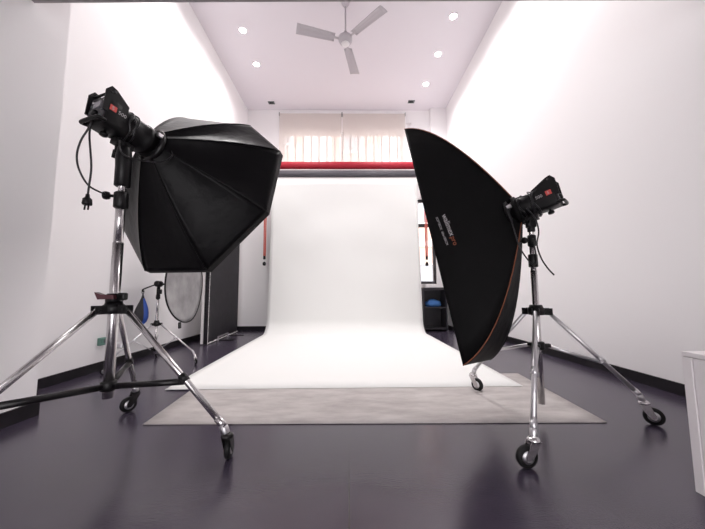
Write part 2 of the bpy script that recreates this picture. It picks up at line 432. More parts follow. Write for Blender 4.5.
prof = [(YR - .046, 3.03)]
for k in range(1, 23): prof.append((YR - .046 - .20 * (k / 22) ** 1.5, 3.03 - (3.03 - .26) * k / 22))
yc = prof[-1][0]
for k in range(1, 9):
    a = k / 8 * PI / 2; prof.append((yc - .26 * (1 - math.cos(a)) , .009 + .251 * (1 - math.sin(a))))
y0 = prof[-1][0]
for k in range(1, 17): prof.append((y0 + (2.435 - y0) * k / 16, .009))
NP = len(prof) - 1
def sheet(u, v):
    i = min(int(v * NP), NP - 1); f = v * NP - i
    y = prof[i][0] * (1 - f) + prof[i + 1][0] * f; z = prof[i][1] * (1 - f) + prof[i + 1][1] * f
    k = max(0, min(1, (5.5 - y) / 3.1))
    x0 = -1.525 + .10 * k; x1 = 1.395 - .02 * k
    x = x0 + (x1 - x0) * u
    if z > .3:
        s = (z - .3) / 2.7; env = s * (1 - s) * 4
        y -= .022 * env * noise.noise(V((x * 1.2 + z * .55, z * 1.5 - abs(x) * .9, 3))) + .010 * s * math.sin(7 * (z + .35 * abs(x + .05)) ) * env
    elif y < 5.3:
        z += .002 * (1 + noise.noise(V((x * 2, y * 2, 1)))) if y > 2.5 else 0
    return V((x, y, z))
t.part('sheet', MB().grid(sheet, 40, NP), 'paper', solid=.002)

def bracket(x, label):
    t = Thing('roll_holder', label, 'bracket', (x, YP, 2.95), 'wall brackets that carry the backdrop rolls')
    t.part('wall_plate', MB().box((x, YP - .006, 3.18), (.06, .012, .56), bevel=.002), 'blackm')
    for z in (3.338, 3.163, 3.03): t.part('arm', MB().box((x, (YP + YR) / 2 - .01, z), (.018, YP - YR, .03), bevel=.003).cyl((x - .02, YR, z), (x + .02, YR, z), .022), 'blackm')
bracket(-1.725, 'black wall bracket carrying the roll ends behind the octagonal softbox')
bracket(1.575, 'black wall bracket carrying the roll ends behind the strip softbox')
def pull_chain(x, z1, label, sg):
    t = Thing('pull_chain', label, 'chain', (x, YR + .02, z1), 'pull chains of the backdrop rolls')
    for dx in (-.012, .014): t.part('chain_strand', MB().tube([(x + dx, YR + .02, 3.33), (x + dx * 1.2, YR + .015, 2.4), (x + dx, YR + .02, z1 + .12)], .0125, 6, 8), 'chain')
    t.part('connector', MB().box((x, YR + .02, z1 + .10), (.045, .03, .07), bevel=.006), 'black')
    t.part('weight_cord', MB().cyl((x, YR + .02, z1), (x, YR + .02, z1 + .08), .006), 'whiteplastic')
    t.part('weight', MB().lathe((x, YR + .02, z1 - .06), (0, 0, 1), [(0, .012), (.01, .03), (.05, .034), (.07, .022), (.08, .008)], 16), 'black')
pull_chain(-1.665, 1.35, 'orange red pull chain with black weight beside the octagonal softbox', -1)
pull_chain(1.57, 1.33, 'orange red pull chain with black weight in front of the dark framed window', 1)

m_ = [(-1.18, 1.82), (1.475, 1.78), (1.55, 2.82), (-1.25, 2.84)]
def matsurf(u, v):
    a = V((*m_[0], 0)).lerp(V((*m_[1], 0)), u); b_ = V((*m_[3], 0)).lerp(V((*m_[2], 0)), u); p = a.lerp(b_, v); p.z = .004
    return p
single('floor_mat', MB().grid(matsurf, 20, 10), 'mat', 'mottled grey vinyl sheet lying under the front edge of the white backdrop', 'mat', (.1, 2.3, 0), solid=.004)

# ------------------------------------------------------------------ rolling light stands
def caster(t, S, heading, r=.047, zt=.130, m='chrome'):
    """caster under the socket at S: swivel stem, fork, wheel; contact on the floor"""
    S = V((S[0], S[1], 0)); hd = V((math.cos(heading), math.sin(heading), 0)); ax = V((-hd.y, hd.x, 0))
    k = r / .047; wc = S + hd * .036 * k + V((0, 0, r))
    b = MB().lathe(S + V((0, 0, 2 * r + .012 * k)), (0, 0, 1), [(0, .026 * k), (.010 * k, .028 * k), (.018 * k, .020 * k), (zt - 2 * r - .012 * k, .011 * k)], 18)
    for sd in (-1, 1):
        o = ax * sd * .017 * k
        prof = [(-.024 * k, 2 * r + .014 * k), (.022 * k, 2 * r + .014 * k), (.050 * k, r + .004), (.046 * k, r - .016 * k), (.026 * k, r - .016 * k), (.0, r + .018 * k)]
        b.prism(prof, S + o, hd, V((0, 0, 1)), ax, .003)
    b.box(S + V((0, 0, 2 * r + .013 * k)), (.046 * k, .038 * k, .004), (hd, ax, V((0, 0, 1))))
    c = t.part('caster', b, m)
    t.part('wheel', MB().lathe(wc - ax * .012 * k, ax, [(0, r * .62), (.001, r * .9), (.005 * k, r), (.019 * k, r), (.023 * k, r * .9), (.024 * k, r * .62)], 32), 'rubber', under=c)
    t.part('hub', MB().lathe(wc - ax * .0165 * k, ax, [(0, r * .16), (.002, r * .3), (.0035, r * .58), (.0295 * k, r * .58), (.031 * k, r * .3), (.033 * k, r * .16)], 24), 'steel', under=c)

def stand(name, label, P, feet, heads, zc, zb, z0, sections, brace_m, leg_m, pole_m, rleg=.0135, r=.047, zt=.130, zhub=None, brace_t=.52, group=None, brk=.78, cm='chrome'):
    t = Thing(name, label, 'light stand', (P[0], P[1], 0), group)
    P = V((P[0], P[1], 0))
    for za, zb_, rr in sections: t.part('pole', MB().cyl(P + V((0, 0, za)), P + V((0, 0, zb_)), rr, n=24), pole_m)
    ck = min(1, rleg / .0125)
    cb = MB().lathe(P + V((0, 0, zc - .03)), (0, 0, 1), [(0, .040 * ck), (.004, .045 * ck), (.04, .045 * ck), (.045, .038 * ck), (.06, .034 * ck)], 24)
    for S in feet:
        d = (V((S[0], S[1], 0)) - P).normalized(); a = V((-d.y, d.x, 0))
        for sd in (-1, 1): cb.box(P + d * .055 * ck + a * sd * .018 * ck + V((0, 0, zc - .010)), (.06 * ck, .006, .040 * ck), (d, a, V((0, 0, 1))), bevel=.002)
        cb.cyl(P + d * .068 * ck + a * -.024 * ck + V((0, 0, zc - .012)), P + d * .068 * ck + a * .024 * ck + V((0, 0, zc - .012)), .007, n=10)
    t.part('collar', cb, 'black')
    hb = MB().lathe(P + V((0, 0, zb - .022)), (0, 0, 1), [(0, .030 * ck), (.004, .034 * ck), (.040, .034 * ck), (.044, .030 * ck)], 20)
    for S in feet:
        d = (V((S[0], S[1], 0)) - P).normalized(); a = V((-d.y, d.x, 0))
        hb.box(P + d * .045 * ck + V((0, 0, zb)), (.045 * ck, .026 * ck, .022), (d, a, V((0, 0, 1))), bevel=.003)
    t.part('brace_collar', hb, 'black')
    for S, hd in zip(feet, heads):
        F = V((S[0], S[1], 0)); d = (F - P).normalized(); a = V((-d.y, d.x, 0))
        A = P + d * .068 * ck + V((0, 0, zc - .012)); B = F - d * .014 + V((0, 0, zt + .022))
        lg = t.part('leg', MB().cyl(A, B, rleg, n=16).cyl(A.lerp(B, .93), B, rleg * 1.2, n=16), leg_m)
        t.part('socket', MB().lathe(B + (B - A).normalized() * -.012, (F + V((0, 0, zt - .01))) - B, [(0, rleg * 1.25), (.02, rleg * 1.35), (.05, rleg * 1.2), (.055, rleg * .9)], 16), 'steel', under=lg)
        Bz = A.lerp(B, brace_t)
        br = t.part('brace', MB().cyl(P + d * .045 + V((0, 0, zb)), Bz - V((0, 0, .016)), rleg * brk, n=12), brace_m)
        t.part('brace_joint', MB().cyl(Bz - a * .02 - V((0, 0, .014)), Bz + a * .02 - V((0, 0, .014)), .011, n=12).lathe(Bz - (B - A).normalized() * .02, B - A, [(0, rleg * 1.3), (.04, rleg * 1.3)], 16), brace_m if brace_m == 'blackm' else 'steel', under=br)
        caster(t, S, hd, r, zt, cm)
    return t
def knob(t, P, d, z, m='black', ln=.05):
    d = V(d).normalized(); p = V((P[0], P[1], z)) + d * .02
    t.part('clamp_knob', MB().lathe(p, d, [(0, .008), (ln * .5, .007), (ln * .55, .018), (ln * .8, .021), (ln, .018), (ln * 1.04, .008)], 14).box(p + d * ln * .8, (.052, .016, .012), frame_from(d), bevel=.004), m)

# left stand
PLs = (-1.136, 1.488)
feetL = [(-.546, 1.425), (-1.385, 2.045), (-1.405, .915)]
tL = stand('light_stand', 'chrome rolling light stand with black braces carrying the octagonal softbox', PLs, feetL,
           [math.radians(95), math.radians(235), math.radians(250)], .685, .318, .265,
           [(.262, 1.0, .0225), (1.0, 1.235, .0205), (1.22, 1.40, .0165)], 'blackm', 'chrome', 'chrome', rleg=.0142, brace_t=.60, brk=1.05, cm='blackm')
PV = V((PLs[0], PLs[1], 0))
tL.part('release_lever', MB().prism([(-.050, .020), (-.02, .008), (.030, .008), (.032, -.012), (-.035, -.014)], PV + V((-.002, -.036, .738)), V((.97, .2, 0)), V((0, 0, 1)), V((-.2, .97, 0)), .04), 'redlever', label='dark red release lever')
tL.part('lock_ring', MB().lathe(PV + V((0, 0, .708)), (0, 0, 1), [(0, .030), (.006, .036), (.036, .036), (.044, .027)], 20).box(PV + V((.042, -.006, .737)), (.04, .03, .036), bevel=.008), 'black')
tL.part('pole_clamp', MB().lathe(PV + V((0, 0, 1.175)), (0, 0, 1), [(0, .027), (.004, .031), (.075, .031), (.08, .026)], 20), 'black')
knob(tL, PLs, (-.95, -.3, 0), 1.235, ln=.055)
tL.part('spigot_socket', MB().lathe(PV + V((0, 0, 1.285)), (0, 0, 1), [(0, .028), (.004, .034), (.10, .034), (.15, .036), (.20, .030), (.22, .02)], 20), 'black')
tL.part('leg_clamp', MB().box(PV + V((-.146, .253, .462)), (.05, .036, .03), bevel=.006), 'steel')

# right stand
PRs = (1.141, 1.836)
feetR = [(.797, 1.355), (1.690, 1.770), (.962, 2.392)]
tR = stand('light_stand', 'chrome rolling light stand with silver braces carrying the strip softbox', PRs, feetR,
           [math.radians(185), math.radians(-40), math.radians(-60)], .640, .428, .088,
           [(.090, .88, .0185), (.86, 1.06, .0165), (1.04, 1.215, .0135)], 'steel', 'steel', 'chrome', rleg=.0125, brace_t=.58)
PW = V((PRs[0], PRs[1], 0))
tR.part('pole_clamp', MB().lathe(PW + V((0, 0, .90)), (0, 0, 1), [(0, .022), (.004, .026), (.075, .026), (.08, .022)], 20), 'black')
tR.part('pole_clamp', MB().lathe(PW + V((0, 0, 1.03)), (0, 0, 1), [(0, .020), (.004, .024), (.065, .024), (.07, .020)], 20), 'black')
knob(tR, PRs, (-.9, -.2, 0), 1.065, ln=.045)
tR.part('spigot_socket', MB().lathe(PW + V((0, 0, 1.12)), (0, 0, 1), [(0, .018), (.004, .022), (.05, .022), (.06, .016)], 20), 'black')

# ------------------------------------------------------------------ studio flash heads
def axisdir(az, el): return V((math.cos(el) * math.cos(az), math.cos(el) * math.sin(az), math.sin(el)))
def flash(label, Q, az, el, back, front, hw, hh, rc, flip, logo_side):
    """head with a box-shaped rear, round front barrel, speed ring and yoke; Q lies on its axis above the stand pole"""
    a = axisdir(az, el); e1 = a.cross(V((0, 0, 1))).normalized(); e2 = e1.cross(a); Q = V(Q)
    t = Thing('studio_flash', label, 'studio flash', Q - V((0, 0, .12)))
    X = (e1, a, e2)
    b = MB(); bl = -back
    # rear housing: rounded loft
    def ring(d, w, h_, k, off=0):
        out = []
        for i in range(24):
            th = 2 * PI * i / 24; c, s_ = math.cos(th), math.sin(th)
            n_ = 2 / k
            out.append(Q + a * d + e1 * w * math.copysign(abs(c) ** n_, c) + e2 * (h_ * math.copysign(abs(s_) ** n_, s_) + off))
        return out
    secs = [(bl + .012, hw * .96, hh * .96, 7, 0), (bl + .02, hw, hh, 7, 0), (bl + .5 * back, hw, hh, 7, 0), (bl + .80 * back, hw * .95, hh * .9, 5, -.004), (bl + .98 * back, rc * 1.04, rc * 1.04, 2.4, 0),
            (.02, rc, rc, 2, 0), (front * .55, rc, rc, 2, 0), (front * .58, rc * 1.07, rc * 1.07, 2, 0), (front * .72, rc * 1.07, rc * 1.07, 2, 0), (front * .75, rc * .98, rc * .98, 2, 0), (front, rc * .98, rc * .98, 2, 0)]
    vs = [p for s_ in secs for p in ring(*s_)]; n = 24
    fs = [[i * n + k, i * n + (k + 1) % n, (i + 1) * n + (k + 1) % n, (i + 1) * n + k] for i in range(len(secs) - 1) for k in range(n)]
    fs += [list(range(n))[::-1], [(len(secs) - 1) * n + k for k in range(n)]]
    b.add(vs, fs, True)
    body = t.part('body', b, 'black')
    # side plates that stand proud of the rear at the top, and a grip bar below
    for sd in (-1, 1):
        o = Q + e1 * sd * (hw - .004)
        t.part('side_plate', MB().prism([(-back - .005, -hh * .2), (-back - .012, hh * 1.15), (-back + .006, hh * 1.55), (-back + .030, hh * 1.5), (-back * .25, hh * .93), (-back * .25, -hh * .2)], o, a, e2, e1, .006), 'black')
        t.part('plate_hole', MB().lathe(o + a * (-back + .022) + e2 * hh * 1.27 - e1 * .005, e1, [(0, .008), (.010, .008)], 14), 'cable')
    t.part('cross_bar', MB().cyl(Q - e1 * hw - a * (back - .01) + e2 * hh * 1.15, Q + e1 * hw - a * (back - .01) + e2 * hh * 1.15, .006, n=10), 'black')
    t.part('grip_bar', MB().tube([Q - e1 * hw * .9 - a * (back - .02) - e2 * hh * .8, Q - e1 * hw * .95 - a * (back + .006) - e2 * hh * .85, Q - e1 * hw * .6 - a * (back + .012) - e2 * hh * .85, Q + e1 * hw * .6 - a * (back + .012) - e2 * hh * .85, Q + e1 * hw * .95 - a * (back + .006) - e2 * hh * .85, Q + e1 * hw * .9 - a * (back - .02) - e2 * hh * .8], .009, 8, 5), 'black')
    rp = t.part('control_panel', MB().box(Q - a * (back - .009) + e2 * .005, (hw * 1.75, .008, hh * 1.6), X, bevel=.002), 'shelf')
    t.part('display', MB().box(Q - a * (back - .003) + e2 * hh * .35, (hw * .75, .006, hh * .42), X, bevel=.001), 'lcd', under=rp)
    for sx in (-1, 1):
        for sz in (-.5, -.1, .3, .62): t.part('button', MB().lathe(Q - a * (back - .006) + e1 * sx * hw * .62 + e2 * hh * sz, -a, [(0, .006), (.004, .006), (.005, .004)], 10), 'cabinet' if sz > .5 else 'vent', under=rp)
    t.part('dial', MB().lathe(Q - a * (back - .006) - e2 * hh * .28, -a, [(0, .017), (.012, .016), (.016, .013)], 18), 'black', under=rp)
    # red mark and number on the side facing the entry
    sd = logo_side; xd = a * sd  # reading direction along the side
    o = Q + e1 * sd * (hw + .0012)
    cc = -back * .74
    t.part('red_mark', MB().box(o + a * cc + e2 * hh * .18, (.002, .030, .028), X, bevel=.0006), 'red', label='red square maker mark')
    m1, w1 = text_mb('S', .024, o + a * cc + e2 * (hh * .18 - .008) + e1 * sd * .0012 - xd * .007, xd, e2)
    t.part('mark_symbol', m1, 'whiteprint')
    p0 = -back * (.52 if sd > 0 else .98)
    m2, w2 = text_mb('500', .026, o + a * (cc + .022 if sd > 0 else cc + .072) + e2 * (hh * .18 - .011) + e1 * sd * .0006, xd, e2)
    t.part('model_number', m2, 'whiteprint', label='pale printed number 500')
    if logo_side > 0:
        m3, w3 = text_mb('walimex pro', .016, Q + a * front * .06 + e1 * rc * .82 + e2 * rc * .62, a, (e2 * .8 - e1 * .6), .001)
        t.part('barrel_print', m3, 'whiteprint')
    t.part('speed_ring', MB().lathe(Q + a * (front - .012), a, [(0, rc * 1.02), (.004, rc * 1.28), (.022, rc * 1.28), (.026, rc * 1.05)], 28), 'blackm')
    t.part('release_catch', MB().box(Q + a * (front - .02) + e1 * rc * 1.1 * logo_side + e2 * rc * .35, (.018, .03, .022), X, bevel=.003), 'steel')
    t.part('yoke', MB().box(Q - V((0, 0, rc + .018)), (.05, .09, .03), X, bevel=.004).box(Q - V((0, 0, rc + .04)), (.045, .05, .06), bevel=.006), 'black')
    t.part('tilt_lever', MB().cyl(Q - V((0, 0, rc + .03)), Q - V((0, 0, rc + .035)) - e1 * .055, .006, n=10).cyl(Q - V((0, 0, rc + .035)) - e1 * .055, Q - V((0, 0, rc + .075)) - e1 * .065, .009, n=10), 'black')
    t.part('umbrella_knob', MB().lathe(Q - a * back * .55 - e2 * (hh + .001), -e2, [(0, .007), (.010, .007), (.012, .017), (.024, .018), (.028, .012)], 14), 'black')
    return t, a, e1, e2

QL = V((-1.148, 1.488, 1.600)); fL, aL, e1L, e2L = flash('black studio flash head tilted down behind the octagonal softbox, seen from its control panel', QL, 1.20, -.17, .130, .150, .069, .077, .077, 1, 1)
QR = V((1.141, 1.836, 1.287)); fR, aR, e1R, e2R = flash('black studio flash head wrapped in cable behind the strip softbox', QR, 2.366, -.265, .165, .115, .061, .071, .070, 1, -1)

# ------------------------------------------------------------------ softboxes
def softbox(label, hub, r0, rim, cen, p, fab, print_fn=None, piping=None, sag=.03, axis=None, lip=.05, pipe_edges=(), group=None):
    """fabric shell of panels stretched between bowed rods from the hub to each rim corner"""
    hub = V(hub); rim = [V(q) for q in rim]; cen = V(cen); ax = (cen - hub).normalized(); n = len(rim)
    t = Thing('softbox', label, 'softbox', cen + V((0, 0, min(q.z for q in rim) - cen.z)), group)
    Lr = (cen - hub).length
    def rod(k, s_):
        d = rim[k % n] - hub; axial = ax * d.dot(ax); radial = d - axial; rn = radial.normalized()
        R = radial.length
        return hub + axial * s_ + rn * (r0 + (R - r0) * (s_ + (2 - 4 * .5 ** p) * s_ * (1 - s_)))
    def panel(k, s_, u):
        A, B = rod(k, s_), rod(k + 1, s_); q = A.lerp(B, u); m_ = (A + B) / 2
        inw = (hub + ax * (m_ - hub).dot(ax)) - m_; ln = inw.length
        if ln > 1e-6: q = q + inw / ln * min(sag, ln * .3) * (4 * u * (1 - u)) * math.sin(PI * min(1, s_ * .96 + .04)) * 1.0
        return q
    sh = MB()
    for k in range(n): sh.grid(lambda u, v, k=k: panel(k, v, u), 12, 24)
    shell = t.part('shell', sh, fab, solid=.002)
    # lip around the front
    lb = MB()
    for k in range(n):
        lb.add([rim[k], rim[(k + 1) % n], rim[(k + 1) % n] + ax * lip, rim[k] + ax * lip], [[0, 1, 2, 3]])
    if lip > 0: t.part('front_lip', lb, fab, solid=.002)
    df = MB()
    for k in range(n): df.add([cen + ax * .004, rim[k] * .99 + cen * .01, rim[(k + 1) % n] * .99 + cen * .01], [[0, 1, 2]])
    t.part('diffuser', df, 'diffuser', label='white front diffuser cloth')
    for k in range(n):
        hl = .0035
        t.part('rod_seam', MB().tube([rod(k, j / 16) for j in range(17)], .0035, 6, 1), 'piping' if piping and k in piping else fab)
    for k in pipe_edges: t.part('edge_piping', MB().tube([rim[k].lerp(rim[(k + 1) % n], j / 8) for j in range(9)], .0035, 6, 1), 'piping')
    t.part('speed_ring_cuff', MB().lathe(hub - ax * .012, ax, [(0, r0 * .96), (.006, r0 * 1.08), (.03, r0 * 1.1)], 28, cap=False), fab, solid=.003)
    return t, panel, rod, ax

hubL = QL + aL * .14
rimL = [(-.454, 1.953, 1.698), (-.509, 1.843, 1.258), (-.850, 1.817, .891), (-1.283, 1.914, .894), (-1.590, 2.080, 1.250), (-1.560, 2.200, 1.740), (-1.249, 2.243, 2.104), (-.701, 2.079, 1.951)]
cenL = sum((V(q) for q in rimL), V((0, 0, 0))) / 8
sbL = softbox('large black octagonal softbox facing down towards the white backdrop', hubL, .075, rimL, cenL, 1.28, 'satin', sag=.035, lip=.045)
a = axisdir(2.366, -.265); e1 = a.cross(V((0, 0, 1))).normalized(); e2 = e1.cross(a); ro = -.079
f1 = e1 * math.cos(ro) + e2 * math.sin(ro); f2 = -e1 * math.sin(ro) + e2 * math.cos(ro)
cR = QR + a * .553; SW, SH = .52, 1.75
rimR = [cR - f1 * (.585 - SW / 2 - .0) * 1.0 + f2 * SH / 2, cR - f1 * (.585 - SW / 2) + f2 * -SH / 2, cR + f1 * .12 - f2 * SH / 2, cR + f1 * .12 + f2 * SH / 2]
rimR[0] = cR - f1 * .2925 + f2 * SH / 2; rimR[1] = cR - f1 * .2925 - f2 * SH / 2
sbR, panR, rodR, axR = softbox('tall black strip softbox with thin orange seams and a white printed logo', QR + a * .072, .086, rimR, cR - f1 * .085, 1.68, 'matte', sag=.012, lip=.0, piping=(0, 1))
# logo on the long side panel, reading downwards
T1, T2 = (.81, .45), (.77, .585)
pa, pb = panR(0, T1[0], T1[1]), panR(0, T2[0], T2[1])
pcen = (pa + pb) / 2
xd = (pb - pa).normalized()
eps = .02
du = panR(0, T1[0], T1[1] + eps) - panR(0, T1[0], T1[1] - eps); dv = panR(0, T1[0] + eps, T1[1]) - panR(0, T1[0] - eps, T1[1])
nrm = du.cross(dv).normalized()
if nrm.dot(V((0, 0, .75)) - pa) < 0: nrm = -nrm
yd = nrm.cross(xd)
LL = (pb - pa).length
m1, w1 = text_mb('walimex', .055, (0, 0, 0), (1, 0, 0), (0, 1, 0))
k1 = .055 * (LL * .75) / w1
m1, w1 = text_mb('walimex', k1, pa + nrm * .006, xd, yd); sbR.part('logo_print', m1, 'whiteprint', label='white printed maker name')
m2, w2 = text_mb('pro', k1 * .9, pa + nrm * .006 + xd * (w1 + k1 * .1), xd, yd); sbR.part('logo_print', m2, 'orangeprint', label='orange printed word pro')
m3, w3 = text_mb('SOFTBOX  60x180CM', k1 * .42, pa + nrm * .006 - yd * k1 * .85 - xd * .0, xd, yd, spacing=1.1); sbR.part('size_print', m3, 'whiteprint', label='small white size print')

# ------------------------------------------------------------------ cables
def loops(Q, a, e1, e2, d0, r, n, jit):
    pts = []
    for k in range(n * 10 + 1):
        th = 2 * PI * k / 10
        pts.append(Q + a * (d0 + .012 * math.sin(k * 1.7) + jit * k / (n * 10)) + (e1 * math.cos(th) + e2 * math.sin(th)) * (r + .006 * math.sin(k * 2.3)))
    return pts
t = Thing('power_cable', 'black power cable coiled round the flash head behind the octagonal softbox, its plug dangling', 'cable', QL - V((.2, .1, .4)))
t.part('cord', MB().tube(loops(QL, aL, e1L, e2L, -.02, .082, 4, .04), .0042, 6, 3), 'cable')
R1 = QL - aL * .125 - e2L * .062
pl = V((-1.165, 1.33, 1.165))
t.part('cord', MB().tube([R1 + e2L * .02, R1 - V((.02, .0, .04)), R1 - V((.05, 0, .10)), R1 - V((.062, 0, .17)), R1 - V((.045, .0, .24)), V((-1.225, 1.40, 1.26)), V((-1.195, 1.45, 1.238))], .0042, 6, 5), 'cable')
t.part('cord', MB().tube([R1 + e2L * .02, R1 - V((.012, 0, .06)), pl + V((.006, 0, .16)), pl + V((.002, 0, .06)), pl + V((0, 0, .02))], .0042, 6, 5), 'cable')
t.part('plug', MB().lathe(pl + V((0, 0, .03)), (0, 0, -1), [(0, .007), (.015, .009), (.022, .017), (.045, .019), (.05, .016)], 14).cyl(pl + V((-.008, 0, -.018)), pl + V((-.010, 0, -.042)), .0035, n=8).cyl(pl + V((.008, 0, -.018)), pl + V((.006, 0, -.042)), .0035, n=8), 'black')
t.part('cord', MB().tube([(-1.114, 1.420, 1.496), (-1.108, 1.430, 1.440), (-1.092, 1.470, 1.428), (-1.052, 1.520, 1.435), (-1.006, 1.570, 1.452), (-0.973, 1.600, 1.488), (-0.975, 1.620, 1.526), (-1.025, 1.640, 1.612), (-1.069, 1.620, 1.642)], .0040, 6, 5), 'cable')
t = Thing('power_cable', 'black power cable wound round the flash head behind the strip softbox, one end hanging', 'cable', QR - V((0, 0, .5)))
t.part('cord', MB().tube(loops(QR, aR, e1R, e2R, -.045, .080, 3, .02), .0045, 6, 3), 'cable')
t.part('cord', MB().tube(loops(QR, aR, e1R, e2R, .03, .076, 3, .03), .0045, 6, 3), 'cable')
S_ = -e1R                                            # the side facing the entry
c0 = QR + S_ * .075
t.part('cord', MB().tube([QR - aR * .15 + e2R * .085, QR - aR * .10 + S_ * .045 + e2R * .075, QR - aR * .03 + S_ * .07 + e2R * .045, QR + aR * .05 + S_ * .075 + e2R * .055, QR + aR * .10 + S_ * .075, QR + aR * .11 + S_ * .075 - e2R * .08], .0045, 6, 5), 'cable')
t.part('cord', MB().tube([c0 + V((.0, 0, -.03)), c0 + V((.035, -.02, -.10)), c0 + V((.045, -.03, -.18)), c0 + V((.03, -.03, -.26)), c0 + V((.05, -.03, -.34)), c0 + V((.085, -.03, -.40)), c0 + V((.12, -.03, -.44))], .0048, 6, 5), 'cable')
c1 = QR + aR * .11 + S_ * .075
t.part('cord', MB().tube([c1 + e2R * .03, c1 + V((-.01, -.04, -.05)), c1 + V((-.005, -.07, -.14)), c1 + V((.015, -.08, -.24)), c1 + V((.055, -.08, -.31)), c1 + V((.10, -.07, -.35)), c1 + V((.125, -.06, -.31)), c1 + V((.118, -.05, -.18))], .0045, 6, 5), 'cable')

# ------------------------------------------------------------------ things at the left wall
PS = (-2.055, 3.30)
tS = stand('light_stand', 'small chrome light stand by the side wall with a boom head at its top', PS, [(-1.64, 3.315), (-2.27, 3.66), (-2.262, 2.93)],
           [math.radians(-40), math.radians(100), math.radians(200)], .435, .165, .115, [(.115, .55, .0135), (.55, .72, .011)], 'steel', 'steel', 'chrome', rleg=.008, r=.030, zt=.105, brace_t=.45)
PVs = V((PS[0], PS[1], 0))
tS.part('pole_clamp', MB().lathe(PVs + V((0, 0, .69)), (0, 0, 1), [(0, .016), (.004, .021), (.045, .021), (.05, .016)], 16), 'black')
tS.part('grip_stem', MB().cyl(PVs + V((0, 0, .72)), PVs + V((0, 0, .84)), .017).box(PVs + V((.018, -.01, .77)), (.045, .03, .05), bevel=.006), 'black')
hd = PVs + V((0, 0, .855))
tS.part('grip_head', MB().lathe(hd - V((.0, .04, 0)), (0, 1, 0), [(0, .022), (.006, .032), (.034, .034), (.04, .03), (.066, .034), (.078, .022)], 18).cyl(hd, hd + V((.05, .05, -.005)), .010), 'black')
tS.part('hook_arm', MB().tube([hd + V((.02, 0, 0)), hd + V((-.04, -.01, -.014)), hd + V((-.08, -.02, -.030)), hd + V((-.145, -.02, -.056)), hd + V((-.158, -.02, -.072)), hd + V((-.148, -.02, -.086))], .0075, 8, 5), 'black')
# round reflector leaning on the stand
rc_ = V((-1.955, 3.66, .86)); rn = V((1, .05, .05)).normalized(); rx, ry, _ = frame_from(rn)
t = Thing('round_reflector', 'round silver reflector disc with black rim standing edge-on beside the small light stand', 'reflector', (rc_.x, rc_.y, rc_.z - .45))
t.part('disc', MB().grid(lambda u, v: rc_ + (rx * math.cos(2 * PI * u) + ry * math.sin(2 * PI * u)) * .445 * v + rn * .010 * math.sin(6 * PI * u) * v * v, 64, 8), 'silver', solid=.004, weld=True)
t.part('rim', MB().tube([rc_ + (rx * math.cos(2 * PI * k / 48) + ry * math.sin(2 * PI * k / 48)) * .45 + rn * .010 * math.sin(6 * PI * k / 48) for k in range(48)], .009, 8, 1, closed=True), 'black')
t.part('strap_tag', MB().box(rc_ + rx * .17 - ry * .46 + V((.01, 0, -.01)), (.014, .05, .07), (rn, rx, ry), bevel=.004), 'black')
# carry bag hanging on the hook
hk = hd + V((-.150, -.02, -.082))
t = Thing('carry_bag', 'small black and blue drawstring bag hanging from the hook of the small light stand', 'bag', hk - V((0, 0, .38)))
def bag(u, v):
    th = 2 * PI * u; w_ = [.004, .014, .030, .046, .060, .070, .072, .056, .014]; i = min(int(v * 8), 7); f = v * 8 - i; r_ = w_[i] * (1 - f) + w_[i + 1] * f
    cr = 1 + .10 * math.sin(3 * th + 5 * v) + .05 * math.sin(7 * th)
    return hk + V((r_ * cr * math.cos(th), r_ * .7 * cr * math.sin(th), -.02 - .33 * v - .012 * math.sin(2 * th) * v))
def bagpart(lo, hi): return MB().grid(lambda u, v: bag(lo + (hi - lo) * u, .16 + .84 * v), 20, 22)
t.part('bag_panel', bagpart(.50, .86), 'bagblack', label='black side of the bag')
t.part('bag_panel', bagpart(-.14, .50), 'bagblue', label='blue side of the bag')
t.part('bag_neck', MB().grid(lambda u, v: bag(u, .16 * v + .002), 24, 6), 'bagblack')
t.part('drawstring', MB().tube([hk + V((0, 0, -.03)), hk + V((-.012, 0, -.01)), hk + V((-.004, 0, .016)), hk + V((.010, 0, .004)), hk + V((.004, 0, -.03))], .0035, 6, 4), 'bagblack')
# wall socket
t = Thing('wall_socket', 'small green grey socket box on the white side wall behind the chrome pole', 'socket', (XL, 3.068, .285))
t.part('box', MB().box((XL + .018, 3.068, .283), (.036, .085, .075), bevel=.006), 'socket')
t.part('cover', MB().box((XL + .040, 3.068, .288), (.010, .060, .05), bevel=.003), 'socket')
t.part('outlet', MB().lathe((XL + .045, 3.068, .288), (1, 0, 0), [(0, .019), (.003, .019), (.004, .015)], 18), 'vent')
